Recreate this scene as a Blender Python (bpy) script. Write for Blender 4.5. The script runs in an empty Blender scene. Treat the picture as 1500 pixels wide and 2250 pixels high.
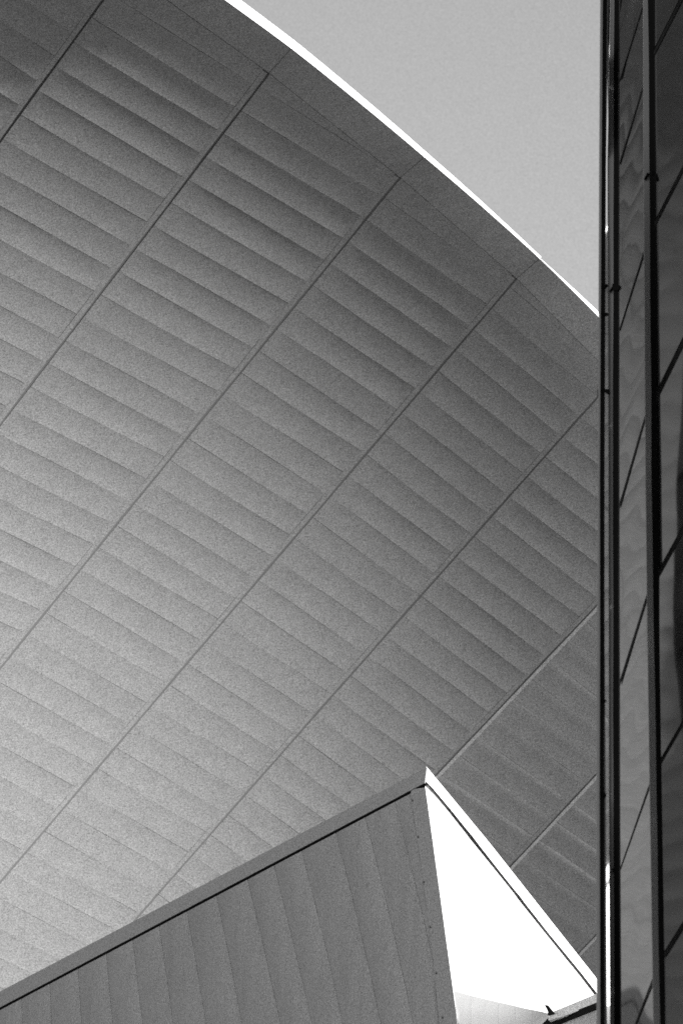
import bpy, math, random
import numpy as np
from mathutils import Vector, Matrix
random.seed(7)
S = bpy.context.scene
COL = S.collection
R = math.radians

# ------------------------------------------------------------------ camera
FPX = 7000.0                                   # long lens, in pixels of a 1500 x 2250 frame
CAM = Vector((0, 0, 1.6))
pitch, roll = R(27.4), math.atan2(563, 13500)
Fv = Vector((0, math.cos(pitch), math.sin(pitch)))
R0 = Vector((1, 0, 0)); U0 = Vector((0, -math.sin(pitch), math.cos(pitch)))
Rv = R0*math.cos(roll) + U0*math.sin(roll)
Uv = U0*math.cos(roll) - R0*math.sin(roll)
cd = bpy.data.cameras.new('camera'); cam = bpy.data.objects.new('camera', cd); COL.objects.link(cam)
cam.matrix_world = Matrix(((Rv.x, Uv.x, -Fv.x, CAM.x), (Rv.y, Uv.y, -Fv.y, CAM.y), (Rv.z, Uv.z, -Fv.z, CAM.z), (0, 0, 0, 1)))
cd.sensor_fit = 'VERTICAL'; cd.sensor_height = 36; cd.lens = FPX/2250*36
cd.dof.use_dof = True; cd.dof.focus_distance = 46.0; cd.dof.aperture_fstop = 3.2
cd.clip_start = 0.5; cd.clip_end = 5000
S.camera = cam

# ------------------------------------------------------------------ daylight
SUN = Vector((0.60643828, -0.67351794, 0.42261826))
w = bpy.data.worlds.new('World'); S.world = w; w.use_nodes = True
nt = w.node_tree; nt.nodes.clear()
sky = nt.nodes.new('ShaderNodeTexSky'); sky.sky_type = 'NISHITA'; sky.sun_disc = False
sky.sun_elevation = math.asin(SUN.z); sky.sun_rotation = math.atan2(SUN.x, SUN.y)
sky.altitude = 50; sky.air_density = 1.0; sky.dust_density = 0.6; sky.ozone_density = 1.0
sep = nt.nodes.new('ShaderNodeSeparateColor'); bw = nt.nodes.new('ShaderNodeMath'); bw.operation = 'MULTIPLY_ADD'
bw.inputs[1].default_value = 0.25; gb = nt.nodes.new('ShaderNodeMath'); gb.operation = 'MULTIPLY'; gb.inputs[1].default_value = 0.6
nt.links.new(sep.outputs['Green'], bw.inputs[0]); nt.links.new(sep.outputs['Blue'], gb.inputs[0]); nt.links.new(gb.outputs[0], bw.inputs[2])
tcw = nt.nodes.new('ShaderNodeTexCoord'); nz = nt.nodes.new('ShaderNodeTexNoise')     # film-like grain, fine noise multiplied into the whole sky's colour
nz.inputs['Scale'].default_value = 2100.0; nz.inputs['Detail'].default_value = 2.0
mr = nt.nodes.new('ShaderNodeMapRange'); mr.clamp = False
mr.inputs['From Min'].default_value = 0.25; mr.inputs['From Max'].default_value = 0.75; mr.inputs['To Min'].default_value = 0.87; mr.inputs['To Max'].default_value = 1.15
grain_mul = nt.nodes.new('ShaderNodeMath'); grain_mul.operation = 'MULTIPLY'
nt.links.new(tcw.outputs['Generated'], nz.inputs['Vector']); nt.links.new(nz.outputs['Fac'], mr.inputs['Value'])
bg = nt.nodes.new('ShaderNodeBackground'); bg.inputs['Strength'].default_value = 0.106
wo = nt.nodes.new('ShaderNodeOutputWorld')
nt.links.new(sky.outputs[0], sep.inputs[0]); nt.links.new(bw.outputs[0], grain_mul.inputs[0]); nt.links.new(mr.outputs[0], grain_mul.inputs[1]); nt.links.new(grain_mul.outputs[0], bg.inputs['Color']); nt.links.new(bg.outputs[0], wo.inputs[0])
sd = bpy.data.lights.new('sun', 'SUN'); sd.energy = 4.8; sd.angle = R(0.53); sd.color = (1.0, 0.995, 0.985)
sun = bpy.data.objects.new('sun', sd); COL.objects.link(sun)
sun.rotation_euler = SUN.to_track_quat('Z', 'Y').to_euler(); sun.location = (40, -40, 60)
S.view_settings.view_transform = 'Standard'; S.view_settings.look = 'None'
S.view_settings.gamma = 1; S.view_settings.use_curve_mapping = False
S.view_settings.exposure = 1.18
S.cycles.use_denoising = False

# ------------------------------------------------------------------ materials (greys: black and white place)
def mat(name, base, rough=0.5, metal=0.0, spec=0.3, grain=0.0, gscale=30.0, streak=0.0, bump=0.0, bscale=3.0, ior=1.5, blotch=0.0, bdist=0.02):
    m = bpy.data.materials.new(name); m.use_nodes = True; t = m.node_tree; N = t.nodes; Lk = t.links
    p = N['Principled BSDF']
    p.inputs['Base Color'].default_value = (base, base, base, 1)
    p.inputs['Roughness'].default_value = rough; p.inputs['Metallic'].default_value = metal
    p.inputs['Specular IOR Level'].default_value = spec; p.inputs['IOR'].default_value = ior
    tc = N.new('ShaderNodeTexCoord')
    val = None
    def addterm(src, amp):
        nonlocal val
        mr = N.new('ShaderNodeMapRange'); Lk.new(src, mr.inputs['Value'])
        mr.inputs['From Min'].default_value = 0.25; mr.inputs['From Max'].default_value = 0.75
        mr.inputs['To Min'].default_value = 1-amp; mr.inputs['To Max'].default_value = 1+amp; mr.clamp = False
        if val is None: val = mr.outputs[0]
        else:
            k = N.new('ShaderNodeMath'); k.operation = 'MULTIPLY'; Lk.new(val, k.inputs[0]); Lk.new(mr.outputs[0], k.inputs[1]); val = k.outputs[0]
    if grain:
        n = N.new('ShaderNodeTexNoise'); n.inputs['Scale'].default_value = gscale; n.inputs['Detail'].default_value = 1.0
        Lk.new(tc.outputs['Object'], n.inputs['Vector']); addterm(n.outputs['Fac'], grain)
    if blotch:
        n = N.new('ShaderNodeTexNoise'); n.inputs['Scale'].default_value = 0.9; n.inputs['Detail'].default_value = 4.0
        Lk.new(tc.outputs['Object'], n.inputs['Vector']); addterm(n.outputs['Fac'], blotch)
    if streak:
        mp = N.new('ShaderNodeMapping'); mp.inputs['Scale'].default_value = (5, 5, 0.5)
        n = N.new('ShaderNodeTexNoise'); n.inputs['Scale'].default_value = 1.0; n.inputs['Detail'].default_value = 5.0
        Lk.new(tc.outputs['Object'], mp.inputs[0]); Lk.new(mp.outputs[0], n.inputs['Vector']); addterm(n.outputs['Fac'], streak)
    if val is not None:
        k = N.new('ShaderNodeMath'); k.operation = 'MULTIPLY'; k.inputs[1].default_value = base; Lk.new(val, k.inputs[0])
        cb = N.new('ShaderNodeCombineColor')
        for i in range(3): Lk.new(k.outputs[0], cb.inputs[i])
        Lk.new(cb.outputs[0], p.inputs['Base Color'])
    if bump:
        n = N.new('ShaderNodeTexNoise'); n.inputs['Scale'].default_value = bscale; n.inputs['Detail'].default_value = 0.0
        mp = N.new('ShaderNodeMapping'); mp.inputs['Scale'].default_value = (1, 0.3, 1)
        Lk.new(tc.outputs['Object'], mp.inputs[0]); Lk.new(mp.outputs[0], n.inputs['Vector'])
        b = N.new('ShaderNodeBump'); b.inputs['Strength'].default_value = bump; b.inputs['Distance'].default_value = bdist
        Lk.new(n.outputs['Fac'], b.inputs['Height']); Lk.new(b.outputs[0], p.inputs['Normal'])
    return m
GR = 0.44
M_CLAD = mat('clad_metal', 0.325, 0.55, 0, 0.15, grain=GR, gscale=34, streak=0.06, blotch=0.04)
M_TRIM = mat('trim_metal', 0.325, 0.45, 0, 0.3, grain=GR, gscale=34)
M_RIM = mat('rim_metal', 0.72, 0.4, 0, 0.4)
M_TRIM_LIT = mat('trim_metal_lit', 0.52, 0.45, 0, 0.3, grain=GR, gscale=34)  # trim metal again, lightened in colour to look sunlit
M_BACK = mat('dark_backing', 0.2, 0.8, 0, 0.1)
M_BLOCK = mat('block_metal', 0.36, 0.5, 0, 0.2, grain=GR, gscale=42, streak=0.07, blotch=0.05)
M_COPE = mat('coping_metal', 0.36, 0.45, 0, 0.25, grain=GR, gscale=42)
M_SUNLIT = mat('sunlit_metal', 0.66, 0.4, 0, 0.3, streak=0.02)  # lighter copy of the block metal, sun's brightness put into its grey
M_SCOOP = mat('scoop_metal', 0.36, 0.5, 0, 0.2, streak=0.04, grain=0.1, gscale=42)
M_SEAL = mat('black_seal', 0.006, 0.75, 0, 0.05)
M_FRAME = mat('frame_metal', 0.18, 0.4, 0, 0.5, grain=0.12, gscale=90)
M_GLASS = mat('mirror_glass', 0.015, 0.03, 0, 0.5, ior=1.38, bump=0.8, bscale=1.5, bdist=0.012)
M_GLASSD = mat('dark_glass', 0.012, 0.05, 0, 0.3, ior=1.34, bump=0.5, bscale=1.3, bdist=0.01)
M_MIRROR = mat('polished_metal', 0.85, 0.02, 1.0)
M_RIVET = mat('rivet_metal', 0.06, 0.6, 0, 0.2)
M_GROUND = mat('asphalt', 0.05, 0.9, 0, 0.2, grain=0.2, gscale=8, blotch=0.2)

# ------------------------------------------------------------------ helpers
def ray(x, y): return Rv*((x-750)/FPX) + Uv*((1125-y)/FPX) + Fv
def P(x, y, D): return CAM + ray(x, y)*D
class Plane:
    def __init__(s, p, n): s.p = Vector(p); s.n = Vector(n).normalized()
    @classmethod
    def three(c, a, b, d):
        n = (b-a).cross(d-a).normalized()
        if n.dot(CAM-a) < 0: n = -n
        return c(a, n)
    def at(s, x, y, off=0.0):
        r = ray(x, y); t = (s.p + s.n*off - CAM).dot(s.n)/r.dot(s.n); return CAM + r*t
class Thing:
    def __init__(s, name, label, cat, base):
        s.o = bpy.data.objects.new(name, None); COL.objects.link(s.o); s.o.location = base; s.base = Vector(base)
        s.o['label'] = label; s.o['category'] = cat; s.o.empty_display_size = 0.5
    def mesh(s, name, V, F, m, parent=None, smooth=False, kind=None, label=None):
        me = bpy.data.meshes.new(name); me.from_pydata([tuple(v - s.base) for v in V], [], F); me.materials.append(m); me.update()
        if smooth:
            for q in me.polygons: q.use_smooth = True
        o = bpy.data.objects.new(name, me); COL.objects.link(o); o.parent = parent or s.o
        if kind: o['kind'] = kind
        if label: o['label'] = label
        return o
def slab(front, back):                              # closed solid between two matching loops
    n = len(front); V = list(front)+list(back)
    F = [tuple(range(n)), tuple(range(2*n-1, n-1, -1))]
    for i in range(n):
        j = (i+1) % n; F.append((i, i+n, j+n, j))
    return V, F
INW = Vector((0.28, 1.0, 0.0)).normalized()
def slab_in(pl, px, off, th):                       # same, its depth running into the block
    f = [pl.at(x, y, off) for x, y in px]; return slab(f, [v + INW*th for v in f])
def slab_on(pl, px, off, th):                       # px polygon on a plane, proud by off, thick th
    f = [pl.at(x, y, off) for x, y in px]; return slab(f, [v - pl.n*th for v in f])
def ribbon(rows_f, rows_b):                         # strip with several cross sections, closed front/back
    n = len(rows_f); V = []; F = []
    for (a, b), (c, d) in zip(rows_f, rows_b): V += [a, b, c, d]
    for i in range(n-1):
        o = 4*i; q = o+4
        F += [(o, o+1, q+1, q), (o+2, q+2, q+3, o+3), (o, q, q+2, o+2), (o+1, o+3, q+3, q+1)]
    F += [(0, 2, 3, 1), (4*n-4, 4*n-3, 4*n-1, 4*n-2)]
    return V, F
def interp(tab, y):
    if y <= tab[0][0]:
        (a, p), (b, q) = tab[0], tab[1]
    elif y >= tab[-1][0]:
        (a, p), (b, q) = tab[-2], tab[-1]
    else:
        for (a, p), (b, q) in zip(tab, tab[1:]):
            if a <= y <= b: break
    return p + (q-p)*(y-a)/(b-a)

# ------------------------------------------------------------------ ground
g = bpy.data.meshes.new('ground'); g.from_pydata([(-900, -900, 0), (900, -900, 0), (900, 900, 0), (-900, 900, 0)], [], [(0, 1, 2, 3)])
g.materials.append(M_GROUND); go = bpy.data.objects.new('ground', g); COL.objects.link(go); go['kind'] = 'structure'
go['label'] = 'flat grey asphalt forecourt below the buildings'

# ------------------------------------------------------------------ the curved overhanging wall
DC = {(0, 1): -0.07375, (0, 2): -0.03311, (0, 3): 0.005, (0, 4): 0.00261, (1, 0): 0.01546, (1, 1): 0.04827, (1, 2): -0.02328, (1, 3): -0.0015, (2, 0): -0.05885, (2, 1): 0.03897, (2, 2): 0.01515, (3, 0): -0.00609, (3, 1): -0.0126, (4, 0): 0.01551}
def shell_depth(x, y):
    x = max(-300, min(1600, x)); y = max(-250, min(2600, y))
    s = (x-650)/1000; t = (1125-y)/1000
    return 76*math.exp(sum(c*s**i*t**j for (i, j), c in DC.items()))
def SP(x, y, off=0.0): return P(x, y, shell_depth(x, y)-off)
# seams: (points y -> x), line k crosses seam u at y0 + k*dy
SEAM = {
 -1: ([(0, -640), (1000, -1360)], 250, 55),
 0: ([(-500, 150), (17, -224), (500, -575)], 434, 54),
 1: ([(-70, 279), (0, 228), (155, 113), (310, 0), (900, -425), (2000, -1220)], 625, 53.4),
 2: ([(160, 590), (303, 485), (440, 380), (600, 250), (700, 182), (935, 0), (1400, -355), (2000, -815)], 798, 50.5),
 3: ([(390, 877), (740, 600), (920, 440), (1445, 20), (2000, -425)], 962, 48),
 4: ([(612, 1137), (700, 1055), (955, 840), (1240, 600), (1400, 460), (1645, 250), (1940, 0), (2400, -390)], 1136, 46),
 5: ([(830, 1352), (870, 1312), (1000, 1199), (1130, 1080), (1250, 980), (1512, 750), (1755, 525), (2012, 305), (2400, -30)], 1309, 43.7),
 6: ([(1000, 1625), (1322, 1310), (1440, 1203), (1590, 1070), (1700, 965), (2400, 290)], 1488, 42),
 7: ([(1400, 1590), (1705, 1305), (1900, 1125), (2400, 655)], 1642, 40),
 8: ([(1700, 1645), (2055, 1310), (2093, 1270), (2500, 870)], 1790, 38),
 9: ([(1950, 1700), (2400, 1260), (2600, 1065)], 1930, 37),
}
KTOP = {-1: -13.3, 0: -13.1, 1: -12.95, 2: -12.63, 3: -11.92, 4: -11.4, 5: -10.96, 6: -10.6, 7: -10.3, 8: -10.0, 9: -9.8}
SFIT = {u: np.polyfit([p[0]/1000 for p in v[0]], [p[1] for p in v[0]], 2 if len(v[0]) > 3 else 1) for u, v in SEAM.items()}
def seam_px(u, k):
    pts, y0, dy = SEAM[u]; y = y0 + k*dy; return float(np.polyval(SFIT[u], y/1000)), y
def grid_px(u, k):                                  # u fractional, k fractional
    a = min(8, max(-1, math.floor(u))); f = u-a
    xa, ya = seam_px(a, k); xb, yb = seam_px(a+1, k)
    return xa+(xb-xa)*f, ya+(yb-ya)*f
def ktop(u):
    a = min(8, max(-1, math.floor(u))); return KTOP[a]+(KTOP[a+1]-KTOP[a])*(u-a)
def G(u, k, off=0.0):
    x, y = grid_px(u, k); return SP(x, y, off)
wall = Thing('curved_wall', 'huge curved overhanging wall of grey metal, its panels set in slanting rows', 'building', (-2, 78, 0))
def amp(u, k):                                      # how deeply a panel is dished (m)
    x, y = grid_px(u+.5, k)
    a = 0.0095*(1 + 0.15*max(0, min(1, (y-900)/1000)) )
    a *= {-1: 1, 0: 1, 1: 0.9, 2: 0.85, 3: 0.6, 4: 0.42, 5: 0.42}.get(u, 0.5)
    if u >= 6: a *= 0.6
    return a
TS = [0.0, 0.035, 0.09, 0.2, 0.38, 0.56, 0.74, 0.9, 0.965, 1.0]
US = [0.0, 0.05, 0.14, 0.38, 0.62, 0.86, 0.95, 1.0]
def panel(u, k, koff, store=None):
    u0, u1 = u+0.0068, u+1-0.0392
    gap = 0.0012 + random.uniform(0, .003)
    A = amp(u, k)*random.uniform(0.7, 1.25); tilt = random.uniform(-.0025, .0025)
    lip = 0.0062*random.uniform(0.35, 1.25); ph = random.uniform(0, 6.3); sw = random.uniform(0.05, 0.28)
    V = []; F = []
    for t in TS:
        for f in US:
            uu = u0+(u1-u0)*f
            kk = k+koff+gap+(1-2*gap)*t + 0.02*math.sin(f*5+k*1.7)*0.3
            kk = max(kk, ktop(uu)+0.015); t_ = min(1.0, max(0.0, kk-k-koff))
            ends = min(1, f/0.09)*min(1, (1-f)/0.05)
            ends = ends*ends*(3-2*ends)
            q_ = min(1.0, max(0.0, (kk-ktop(uu))/(3.0 if u > 0 else 2.5))); ends *= q_*q_*(3-2*q_)
            Aq = A; A = A*(1+sw*math.sin(ph+f*4.5))
            if u >= 6: h = -A*4*t_*(1-t_)*ends + lip*(t_/0.14 if t_ < 0.14 else (1-t_)/0.86)*ends
            else: h = -A*(4*t_*(1-t_) - 0.14*(1-min(1, t_/0.09))**2 + 0.0) * ends + tilt*t_*ends - A*0.14*min(1, t_/0.09)*0
            A = Aq
            V.append(G(uu, kk, h))
    nu = len(US)
    for i in range(len(TS)-1):
        for j in range(nu-1):
            q = i*nu+j
            if (V[q]-V[q+nu]).length + (V[q+1]-V[q+nu+1]).length < 1e-4: continue
            F.append((q, q+nu, q+nu+1, q+1))
    if not F: return None
    # folded edges all round, going back into the wall
    base = len(V); edge = list(range(nu))+[i*nu+nu-1 for i in range(1, len(TS))]+[(len(TS)-1)*nu+j for j in range(nu-2, -1, -1)]+[i*nu for i in range(len(TS)-2, 0, -1)]
    n = len(edge)
    for e in edge: V.append(V[e].copy())
    for e in edge: V.append(V[e]+Fv*0.03)
    for i in range(n):
        j = (i+1) % n; F.append((base+i, base+j, base+n+j, base+n+i))
    return V, F
def visible(pts):                                   # inside the frame with a margin and not behind the block
    for x, y in pts:
        if -25 < x < 1330 and -25 < y < 2270:
            top = 1684+(933-x)*0.53 if x < 933 else 1684+(x-933)*1.22
            if y < top+15: return True
    return False
far_V = []; far_F = []
for u in range(-1, 9):
    koff = 0.75 if u == 0 else 0.0
    kmax = 32
    for k in range(-14, kmax):
        if k+1+koff < min(ktop(u), ktop(u+1)): continue
        r = panel(u, k, koff)
        if r is None: continue
        V, F = r
        pts = [grid_px(u+f, k+koff+t) for f in (0, .25, .5, .75, 1) for t in (0, 1)]
        if visible(pts):
            o = wall.mesh('cladding_panel', V, F, M_CLAD)
            for q in o.data.polygons[:(len(TS)-1)*(len(US)-1)]: q.use_smooth = True
            if u >= 0: pass
        else:
            b = len(far_V); far_V += V; far_F += [tuple(b+i for i in f) for f in F]
wall.mesh('outer_cladding', far_V, far_F, M_CLAD, smooth=False, kind='stuff', label='the same lapped panels beyond the edge of the view')
# joint strips beside every seam, and edge trims on the lower rows, sunlight painted in as lighter grey
for u in range(0, 10):
    ks = []
    k = KTOP[u]+0.05
    while k < 32: ks.append(k); k += 1.0
    a, b = u-0.0385, u-0.0072
    fr = []; bk = []
    for k in ks:
        w = 0.0022*math.sin(k*1.3+u*2)
        fr.append((G(a+w, k, 0.002), G(b+w, k, 0.003))); bk.append((G(a+w, k, -0.04), G(b+w, k, -0.04)))
    V, F = ribbon(fr, bk); wall.mesh('joint_strip', V, F, M_TRIM)
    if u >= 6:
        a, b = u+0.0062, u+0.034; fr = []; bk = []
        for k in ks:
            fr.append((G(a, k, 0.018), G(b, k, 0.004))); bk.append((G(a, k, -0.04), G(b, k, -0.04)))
        V, F = ribbon(fr, bk); wall.mesh('edge_trim', V, F, M_TRIM_LIT)
# dark backing behind the joints
V = []; F = []; uu = [-1+i*0.25 for i in range(41)]; kk = [0.03*i for i in range(0, 34)]
for i in range(34):
    for u_ in uu:
        kt = ktop(u_)-0.5; V.append(G(u_, kt+(32.5-kt)*i/33, -0.055 if u_ < 1.6 else (-0.036 if u_ < 2.6 else -0.02)))
n = len(uu)
for i in range(33):
    for j in range(n-1): q = i*n+j; F.append((q, q+n, q+n+1, q+1))
nb = len(V); V += [v+Fv*0.5 for v in V]; F += [tuple(nb+i for i in reversed(f)) for f in F]
wall.mesh('backing_sheet', V, F, M_BACK, smooth=True)
# fascia band above the rows, and the sunlit rim beyond it
OUT = {-1: (-340, -565), 0: (30, -325), 1: (338, -109), 2: (640, 106), 3: (932, 345), 4: (1185, 568), 5: (1398, 784), 6: (1600, 985), 7: (1800, 1180)}
RIMW = {-1: 34, 0: 28, 1: 23, 2: 17.5, 3: 10.5, 4: 5.5, 5: 9, 6: 10, 7: 10}
RIMW_in = dict(RIMW)
FA_DROP = -0.0
def lerp(a, b, f): return a+(b-a)*f
for u in range(-1, 7):
    N = 9; inn = []; out = []
    for i in range(N):
        f = 0.0015+(1-0.003)*i/(N-1)
        xi, yi = grid_px(u+f, ktop(u+f)-0.0)
        xo = lerp(OUT[u][0], OUT[u+1][0], f); yo = lerp(OUT[u][1], OUT[u+1][1], f)
        bow = 4*f*(1-f)
        inn.append(SP(xi, yi, 0.001)); out.append(P(xo+1.5*bow, yo-1.5*bow, shell_depth(xi, yi)-(shell_depth(xi, yi)-shell_depth(xo, yo))*1.0+FA_DROP))
    V, F = ribbon(list(zip(inn, out)), [(a+Fv*0.05, b+Fv*0.05) for a, b in zip(inn, out)])
    wall.mesh('fascia_panel', V, F, M_CLAD)
    fr = []; bk = []
    for i in range(N):
        f = i/(N-1); bow = 4*f*(1-f)
        xo = lerp(OUT[u][0], OUT[u+1][0], f)+1.5*bow; yo = lerp(OUT[u][1], OUT[u+1][1], f)-1.5*bow
        wd = lerp(RIMW[u], RIMW[u+1], f)
        if u == 3: wd = lerp(10.5, 4.5, f)
        if u == 4: wd = max(1.0, lerp(1.0, 9, min(1, f*1.4)))
        dx, dy = (OUT[u+1][0]-OUT[u][0]), (OUT[u+1][1]-OUT[u][1]); L_ = math.hypot(dx, dy); nx, ny = dy/L_, -dx/L_
        D0 = shell_depth(xo, yo)
        D0 = (out[i]-CAM).dot(Fv)
        a = P(xo-nx*1.0, yo-ny*1.0, D0+0.02); b = P(xo+nx*wd, yo+ny*wd, D0+0.02+wd*0.022)
        fr.append((a, b)); bk.append((a+Fv*0.6, b+Fv*0.6))
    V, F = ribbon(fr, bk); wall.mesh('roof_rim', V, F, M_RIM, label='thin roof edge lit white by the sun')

for u in range(0, 7):                               # dark strip behind each fascia joint
    (xi, yi), (xo, yo) = grid_px(u, ktop(u)), OUT[u]
    fr = [(SP(lerp(xi, xo, f)-3, lerp(yi, yo, f)-3, -0.03), SP(lerp(xi, xo, f)+3, lerp(yi, yo, f)+3, -0.03)) for f in (-0.02, 0.5, 0.985)]
    V, F = ribbon(fr, [(a+Fv*0.02, b+Fv*0.02) for a, b in fr]); wall.mesh('joint_backing', V, F, M_BACK)

# ------------------------------------------------------------------ the wedge-shaped block in front
ang = R(51)
C0 = P(933, 1722, 58.0)
n1 = Vector((-math.sin(ang), -math.cos(ang), 0.0))
F1 = Plane(C0, n1)
def corner(y): return 933+(y-1722)*0.1363
C1 = F1.at(corner(2250), 2250)
F2 = Plane.three(C0, C1, P(1313, 2186, 61.8))
block = Thing('wedge_building', 'sharp metal-clad wedge with sloping coping, one face shaded grey, the other burnt white by sun', 'building', (2.5, 60, 0))
print('n2.L', F2.n.dot(SUN), 'n1.L', F1.n.dot(SUN), F2.n)
# core
BOT = 4300
def cope_b(x): return 1722+(933-x)*0.5285
core_f = [F1.at(933, 1727, -0.06), F1.at(-500, cope_b(-500)+4, -0.06), F1.at(-500, BOT, -0.06), F1.at(corner(BOT), BOT, -0.06)]
V, F = slab(core_f, [v+Vector((0.35, 1.0, 0))*4 for v in core_f]); block.mesh('dark_core', V, F, M_SEAL)
fl_l = [(1738, 903), (1800, 910), (1890, 923), (2050, 945), (2223, 962), (2300, 968)]
# wall planks of the shaded face
edges_top = [-520, -455, -390, -325, -262, -200, -138, -76, -14, 48, 110, 172, 234, 292, 350, 411, 476, 544, 602, 663, 738, 802, 867, 905]
def plank_x(x0, dy):                                # edge starting at x0 on the coping, going down by dy px
    s = 0.04 + 0.22*max(0, min(1, (x0-120)/450)); return x0 + s*dy - 0.00006*dy*dy*max(0, min(1, (x0-100)/400))
for a, b in zip(edges_top, edges_top[1:]):
    V = []; F = []; NR = 14; prof = [0, .1, .3, .5, .7, .9, 1.0]; A = (0.056 if b < 803 else (0.022 if b < 868 else 0.010))*random.uniform(.75, 1.2)
    for i in range(NR):
        for t in prof:
            y0 = cope_b(a+(b-a)*t)+5
            dy = 0 if i == 0 else (700.0*i/8 if i <= 8 else 700+(BOT-2700-0)*(i-8)/(NR-9))
            x = lerp(plank_x(a, dy), plank_x(b, dy), t)
            x = x + (0.5 if t == 0 else (-0.3 if t == 1 else 0))
            y = y0 + dy
            h = A*4*t*(1-t) + 0.004; x = min(x, (interp(fl_l, y) if y < 2300 else 968+(y-2300)*0.1363)+3)
            V.append(F1.at(x, y, h))
    m = len(prof)
    for i in range(NR-1):
        for j in range(m-1): q = i*m+j; F.append((q, q+m, q+m+1, q+1))
    nb = len(V)
    for i in range(NR): V += [V[i*m].copy(), V[i*m]-F1.n*0.04, V[i*m+m-1].copy(), V[i*m+m-1]-F1.n*0.04]
    for i in range(NR-1):
        q = nb+4*i; F.append((q, q+1, q+5, q+4)); F.append((q+2, q+6, q+7, q+3))
    o = block.mesh('wall_plank', V, F, M_BLOCK)
    for q in o.data.polygons[:(NR-1)*(m-1)]: q.use_smooth = True
# corner flashing with rivets
ys = [1733, 1800, 1890, 1980, 2050, 2140, 2223, 2320, 2700, 3400, BOT]
fr = []; bk = []
for y in ys:
    xl = interp(fl_l, y) if y < 2300 else 968+(y-2300)*0.1363
    a = F1.at(xl, y, 0.030); b = F1.at(corner(y), y, 0.022); fr.append((a, b)); bk.append((a+INW*0.02, b+INW*0.004))
fr[0] = (F1.at(902, cope_b(902)+8, 0.030), F1.at(933.8, 1730.5, 0.022))
V, F = ribbon(fr, bk); block.mesh('corner_flashing', V, F, M_COPE)
def disc(pl, x, y, r, off, h, seg=10):
    c = pl.at(x, y, off); a = pl.n.orthogonal().normalized(); b = pl.n.cross(a)
    f = [c+pl.n*h+(a*math.cos(2*math.pi*i/seg)+b*math.sin(2*math.pi*i/seg))*r*0.75 for i in range(seg)]
    k = [c+(a*math.cos(2*math.pi*i/seg)+b*math.sin(2*math.pi*i/seg))*r for i in range(seg)]
    return slab(f, k)
for x, y in ((907, 1759), (919, 1839), (932, 1938), (946, 2037), (959, 2138), (973, 2236)):
    V, F = disc(F1, x, y, 0.023, 0.022, 0.02); block.mesh('rivet', V, F, M_RIVET)
# coping over the shaded face (proud of it, gap below painted black for its shadow)
pc = [(937, 1686), (-520, 1686+1457*0.526), (-520, 1722+1453*0.5285-1), (932.5, 1720)]
V, F = slab_in(F1, pc, 0.03, 0.16); block.mesh('coping', V, F, M_COPE)
V, F = slab_on(F1, [(933, 1720), (-520, cope_b(-520)-1), (-520, cope_b(-520)+8), (932, 1730)], 0.0, 0.02); block.mesh('painted_gap_shadow', V, F, M_SEAL)
# sunlit face
f2 = [(933.5, 1727), (988, 1782), (1032, 1834), (1096, 1915), (1138, 1971), (1205, 2059), (1276, 2146), (1330, 2210), (1330, 2330), (corner(2330), 2330)]
V, F = slab_in(F2, f2, 0.0, 0.15); block.mesh('sunlit_wall', V, F, M_SUNLIT)
V, F = slab_in(F2, [(corner(2331), 2331), (1330, 2331), (1400, 3400), (corner(3400)+30, 3400), (corner(3400), 3400)], 0.0, 0.15); block.mesh('lower_wall', V, F, M_SUNLIT)
gl = [(936, 1719, 3), (950, 1734, 3.4), (988, 1779, 3.4), (1024, 1824, 3.8), (1036, 1839, 5), (1050, 1857, 4.0), (1096, 1915, 2.6), (1132, 1960, 2.6), (1140, 1970, 4), (1152, 1986, 3.2), (1205, 2053, 2.4), (1276, 2140, 3.0), (1310, 2184, 3.4), (1330, 2208, 3.4)]
cp = [(936, 1684), (1074, 1851), (1189, 1997), (1309, 2149), (1345, 2195)]
gline = [(x, y) for x, y, w_ in gl]
ctop = lambda x: interp(cp, x)
V, F = slab_in(F2, [(x, y) for x, y, w_ in gl]+[(1345, 2224)]+[(1345, 2195), (1309, 2149), (1189, 1997), (1074, 1851), (936, 1684)], 0.03, 0.2)
block.mesh('coping', V, F, M_SUNLIT, label='sloping coping on the sunlit side, burnt white')
fr = []; bk = []
for x, y, w_ in gl:
    a = F2.at(x+w_*.3, y-w_*.3, 0.034); b = F2.at(x-w_*.35, y+w_*.35, 0.034); fr.append((a, b)); bk.append((a-F2.n*0.004, b-F2.n*0.004))
V, F = ribbon(fr, bk); block.mesh('seal_line', V, F, M_SEAL, label='thin black joint under the sunlit coping')

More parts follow.
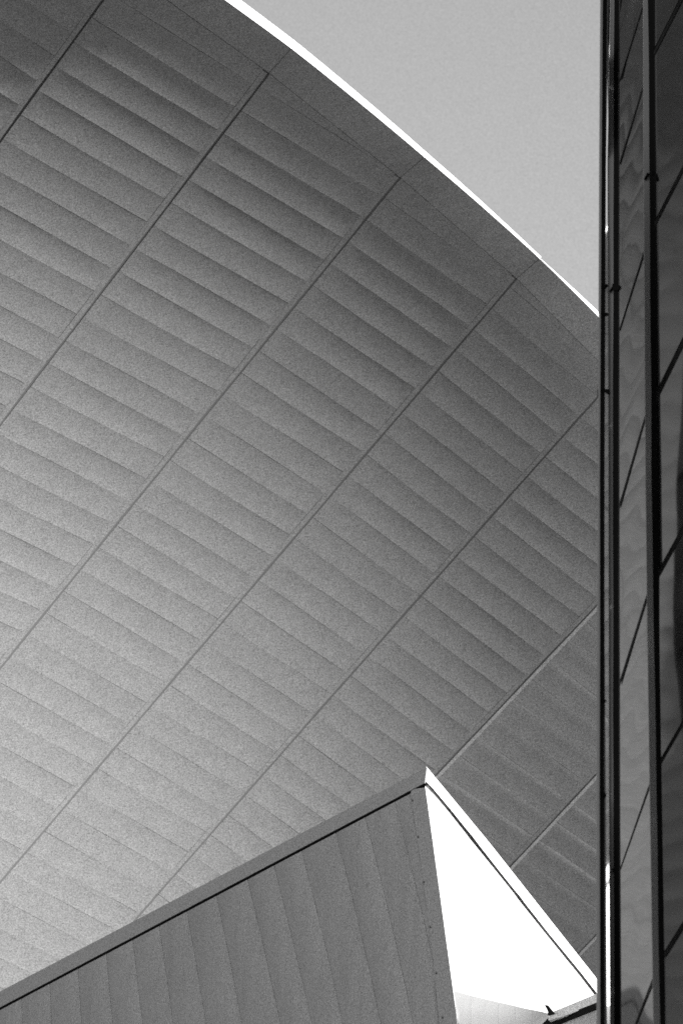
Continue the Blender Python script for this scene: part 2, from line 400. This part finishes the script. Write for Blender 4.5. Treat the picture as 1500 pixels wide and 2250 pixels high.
# ------------------------------------------------------------------ low wing at the foot of the wedge
D3 = {(1,0):0.66016479,(0,1):-0.34019118,(2,0):-0.27313897,(1,1):0.11215032,(0,2):0.35904253}
def d3(x, y):
    s = (x-1100)/100; t = (2215-y)/100; return 55.5*math.exp(0.05*sum(c*s**i*t**j for (i, j), c in D3.items()))
wing = Thing('low_wing', 'low scooped metal wall below the white face, with a coping and small bent lug', 'building', (3, 57, 0))
top3 = [(994, 2176), (1030, 2186), (1070, 2196), (1110, 2205), (1150, 2215), (1185, 2222), (1202, 2226), (1212, 2230)]
cuts = [(994, 1034), (1034, 1094), (1094, 1132), (1132, 1168), (1168, 1212)]
for a, b in cuts:
    V = []; F = []; N = 6; NR = 8
    for i in range(NR):
        for j in range(N):
            x = lerp(a+0.1, b-0.1, j/(N-1)); y0 = interp(top3, x); y = lerp(y0, 2345, i/(NR-1))
            if a < 1000 and j == 0: x = corner(y)+1
            V.append(P(x, y, d3(x, y)))
    for i in range(NR-1):
        for j in range(N-1): q = i*N+j; F.append((q, q+N, q+N+1, q+1))
    nb = len(V); V += [CAM+(v-CAM)*(1+0.3/56) for v in V]; F += [tuple(nb+i for i in reversed(f)) for f in F]
    edge = list(range(N))+[i*N+N-1 for i in range(1, NR)]+[(NR-1)*N+j for j in range(N-2, -1, -1)]+[i*N for i in range(NR-2, 0, -1)]
    be = len(V); V += [V[e].copy() for e in edge]+[V[nb+e].copy() for e in edge]; ne = len(edge)
    for i in range(ne): j = (i+1) % ne; F.append((be+i, be+ne+i, be+ne+j, be+j))
    o = wing.mesh('scooped_panel', V, F, M_SCOOP)
    for q in o.data.polygons[:(N-1)*(NR-1)]: q.use_smooth = True
V = []; F = []; N = 12; NR = 6
for i in range(NR):
    for j in range(N):
        x = lerp(1000, 1210, j/(N-1)); y0 = interp(top3, x)+2; y = lerp(y0, 2340, i/(NR-1)); x = max(x, corner(y)+3)
        V.append(P(x, y, d3(x, y)+0.02))
for i in range(NR-1):
    for j in range(N-1): q = i*N+j; F.append((q, q+N, q+N+1, q+1))
wing.mesh('backing_sheet', V, F, M_SEAL)
V4 = R(46)
F4 = Plane(P(1205, 2238, 55.6), Vector((-math.sin(V4), -math.cos(V4), 0.0)))
V, F = slab_on(F4, [(1196, 2250), (1420, 2168), (1420, 2700), (1196, 2700)], 0.0, 0.3); wing.mesh('lower_wall', V, F, M_BLOCK)
pl4 = Plane(P(1205, 2238, 55.5), Vector((-math.sin(R(38)), -math.cos(R(38)), 0.06)))
V, F = slab_on(pl4, [(1204, 2228), (1216, 2222), (1313, 2182), (1420, 2138), (1420, 2166), (1313, 2204), (1240, 2232), (1204, 2242)], 0.05, 0.3); wing.mesh('coping', V, F, M_COPE)
V, F = slab_on(F4, [(1190, 2250), (1204, 2236), (1240, 2230), (1420, 2160), (1420, 2172), (1240, 2245), (1190, 2268)], 0.03, 0.1); wing.mesh('painted_gap_shadow', V, F, M_SEAL)  # black strip painting the shadow under this coping
lug = [(1195.5, 2208.5), (1201, 2208), (1205, 2213), (1213, 2222), (1216, 2226), (1202, 2230), (1203, 2224), (1200, 2217)]
V, F = slab_on(pl4, lug, 0.16, 0.05); wing.mesh('lug', V, F, M_SEAL)

# ------------------------------------------------------------------ the glazed pylon on the right
tower = Thing('glass_tower', 'dark glazed tower edge rising at the right, mirror glass held between upright black seals', 'building', (3.2, 30, 0))
YS = [-700, -200, 0, 350, 700, 1050, 1400, 1750, 2000, 2250, 2700, 3600, 4700]
def tab(*v): return list(zip((0, 350, 1050, 1400, 1750, 2250), v))
X = {
 'a': tab(1318.3, 1316, 1313, 1311, 1310, 1310.5), 'b': tab(1323, 1320.5, 1316.6, 1317, 1316, 1317.5),
 'c': tab(1332, 1329.5, 1326.3, 1326.4, 1326.2, 1326.5), 'c2': tab(1336, 1330.4, 1327.2, 1327.4, 1330, 1332.5), 'c3': tab(1340, 1334, 1335.5, 1336, 1336.5, 1339.5),
 'd': tab(1349, 1347.2, 1345.6, 1346.2, 1346.8, 1349), 'e': tab(1357, 1357.2, 1356, 1357, 1358, 1361),
 'f': tab(1361, 1360, 1360, 1360.8, 1361.5, 1364), 'g': tab(1412.5, 1413, 1418, 1422, 1427, 1435),
 'h': tab(1423, 1426.3, 1431, 1436.5, 1442, 1449.5), 'i': tab(1434.5, 1436, 1442.5, 1447.5, 1453, 1461), 'j': tab(1835, 1840, 1850, 1858, 1866, 1880), 'k': tab(1850, 1855, 1866, 1874, 1882, 1896),
}
def tplane(x, D, m):                                # upright plane through pixel (x, 1125) at depth D running along (m,1)
    return Plane(P(x, 1125, D), Vector((-1, m, 0)))
T0 = tplane(1313, 30.3, 0.35); TA = tplane(1317, 30.3, 0.6)
def column(name, pl, l, r, m, off=0.0, th=0.04, label=None, y0=-700, y1=4700, wob=0.0, parent=None, insl=0, insr=0):
    ysel = [y0]+[y for y in YS if y0 < y < y1]+[y1]
    if wob:
        ysel = sorted(set(ysel+[y0+i*45 for i in range(int((y1-y0)/45))]))
    fr = []; bk = []
    for y in ysel:
        w1 = wob*math.sin(y*0.0131+hash(name+l) % 7)*math.sin(y*0.0047+1); w2 = wob*math.sin(y*0.0113+2)*math.sin(y*0.0061+.5)
        a = pl.at(interp(X[l], y)+insl+w1, y, off); b = pl.at(interp(X[r], y)+insr+w2, y, off); fr.append((a, b)); bk.append((a+Fv*th, b+Fv*th))
    V, F = ribbon(fr, bk); return tower.mesh(name, V, F, m, parent, label=label)
PA = Plane(P(1313, 1125, 27.55), Vector((-0.8, -0.6, 0)))
PB = Plane(P(1322, 1125, 27.6), Vector((-0.8, -0.6, 0)))
column('edge_frame', PA, 'a', 'b', M_FRAME)
column('black_seal', PB, 'b', 'c', M_SEAL, off=0.01, th=0.04, wob=0.5)
column('edge_frame', PB, 'c', 'c2', M_FRAME)
PM = tplane(1332, 28.0, 0.0635)
MIR = PM
column('mirror_strip', PM, 'c2', 'c3', M_MIRROR, th=0.02)
column('edge_frame', PB, 'c3', 'd', M_FRAME)
column('black_seal', PB, 'd', 'e', M_SEAL, off=0.01, th=0.04, wob=0.6)
PC = tplane(1359, 30.1, -0.056)
column('edge_frame', PB, 'e', 'f', mat('frame_dark', 0.09, 0.5, 0, 0.3))
PE = Plane(PC.at(1430, 1125)+Vector((0, 0.05, 0)), Vector((-0.8, -0.6, 0)))
column('edge_frame', PE, 'g', 'h', M_FRAME, th=0.05)
column('black_seal', PE, 'h', 'i', M_SEAL, off=0.02, th=0.05, wob=0.7)
q_ = PE.at(1443, 1125); PD = Plane(q_-Vector((0, 0.05, 0)), Vector((-1, -0.10, 0)))
PF = Plane(PD.at(1850, 1125), Vector((-0.8, -0.6, 0)))
column('black_seal', PF, 'j', 'k', M_SEAL, off=0.02, th=0.3)
rg = random.Random(11)
def pane_column(pl, l, r, joints, m, seal_w):
    # joints: (y at left edge, y at right edge, half width px); panes fill between them
    for (yl0, yr0, w0), (yl1, yr1, w1) in zip(joints, joints[1:]):
        n = 7; fr = []; bk = []; turn = rg.uniform(-0.004, 0.004); ym = (yl0+yr1)/2
        if l == 'f' and yl1 < 200: turn = 0.024
        base = pl; ctr = base.at((interp(X[l], ym)+interp(X[r], ym))/2, ym)
        nn = Vector((base.n.x*math.cos(turn)-base.n.y*math.sin(turn), base.n.x*math.sin(turn)+base.n.y*math.cos(turn), base.n.z + rg.uniform(-0.002, 0.002)))
        pq = Plane(ctr, nn)
        for i in range(n):
            f = i/(n-1); yl = lerp(yl0+w0, yl1-w1, f); yr = lerp(yr0+w0, yr1-w1, f)
            fr.append((pq.at(interp(X[l], yl), yl), pq.at(interp(X[r], yr), yr)))
        bk = [(a-pl.n*0.03, b-pl.n*0.03) for a, b in fr]
        V, F = ribbon(fr, bk); tower.mesh('glass_pane', V, F, m)
    for yl, yr, w_ in joints:
        xl, xr = interp(X[l], yl), interp(X[r], yr)
        f = [pl.at(xl, yl-w_*.6, 0.005), pl.at(xr, yr-w_, 0.005), pl.at(xr, yr+w_, 0.005), pl.at(xl, yl+w_*.6, 0.005)]
        V, F = slab(f, [v-pl.n*0.003 for v in f]); tower.mesh("black_joint", V, F, M_SEAL)
J2 = [(-520, -700, 4), (-185, -360, 4), (177, 8, 3.2), (360, 186, 5.0), (725, 550, 3.8), (1112, 915, 7.5), (1500, 1308, 6.8), (1908, 1722, 4.0), (2330, 2150, 4), (2760, 2600, 4), (3200, 3060, 4), (3700, 3560, 4), (4200, 4080, 4), (4700, 4580, 4)]
J3 = [(-620, -900, 6), (-265, -540, 6), (118, -150, 6.0), (492, 225, 5), (872, 590, 8), (1262, 1010, 6.5), (1672, 1430, 5), (2098, 1875, 5.5), (2540, 2330, 6), (3000, 2800, 6), (3500, 3320, 6), (4000, 3840, 6), (4500, 4360, 6)]
J3 = [(a, a+(b-a)*2.87, w_*1.6) for a, b, w_ in J3]
pane_column(PC, 'f', 'g', J2, M_GLASS, 3)
pane_column(PD, 'i', 'j', J3, M_GLASSD, 3)
# clamps on the seals
def clamp(px, pl=PB, off=0.02, th=0.02):
    V, F = slab_on(pl, px, off, th); tower.mesh('clamp', V, F, M_SEAL)
clamp([(1316, 624), (1332, 624), (1328, 632), (1320, 633)])
clamp([(1316, 686), (1332, 687), (1329, 694), (1319, 693)])
clamp([(1311, 855), (1335, 855), (1335.5, 864), (1333, 866), (1329, 862), (1317, 862), (1314, 866), (1311, 871)])
clamp([(1344, 623), (1360, 627), (1360, 634), (1355, 638), (1346, 638), (1343.5, 631)])
clamp([(1343, 630), (1344.5, 632), (1337.5, 642), (1336, 641)], th=0.03)
clamp([(1432, 375), (1441, 379), (1441, 388), (1432, 386)], pl=PE)
clamp([(1421, 379), (1423, 381), (1414.5, 395), (1413, 394)], pl=PE, th=0.03)
clamp([(1315.5, 1537), (1327.5, 1537), (1328, 1541), (1316, 1541)])
clamp([(1315.5, 1740), (1327, 1742), (1327, 1750), (1315.5, 1748)])
clamp([(1342, 1907), (1349, 1908), (1349, 1916), (1345, 1914)])
# body of the tower behind the glass
fr = [(P(1322, y, 33.0), P(1850, y, 30.0)) for y in (-700, 1125, 4700)]
V, F = ribbon(fr, [(a+Vector((0.6, 6, 0)), b+Vector((0.6, 6, 0))) for a, b in fr])
tower.mesh('dark_core', V, F, M_SEAL)
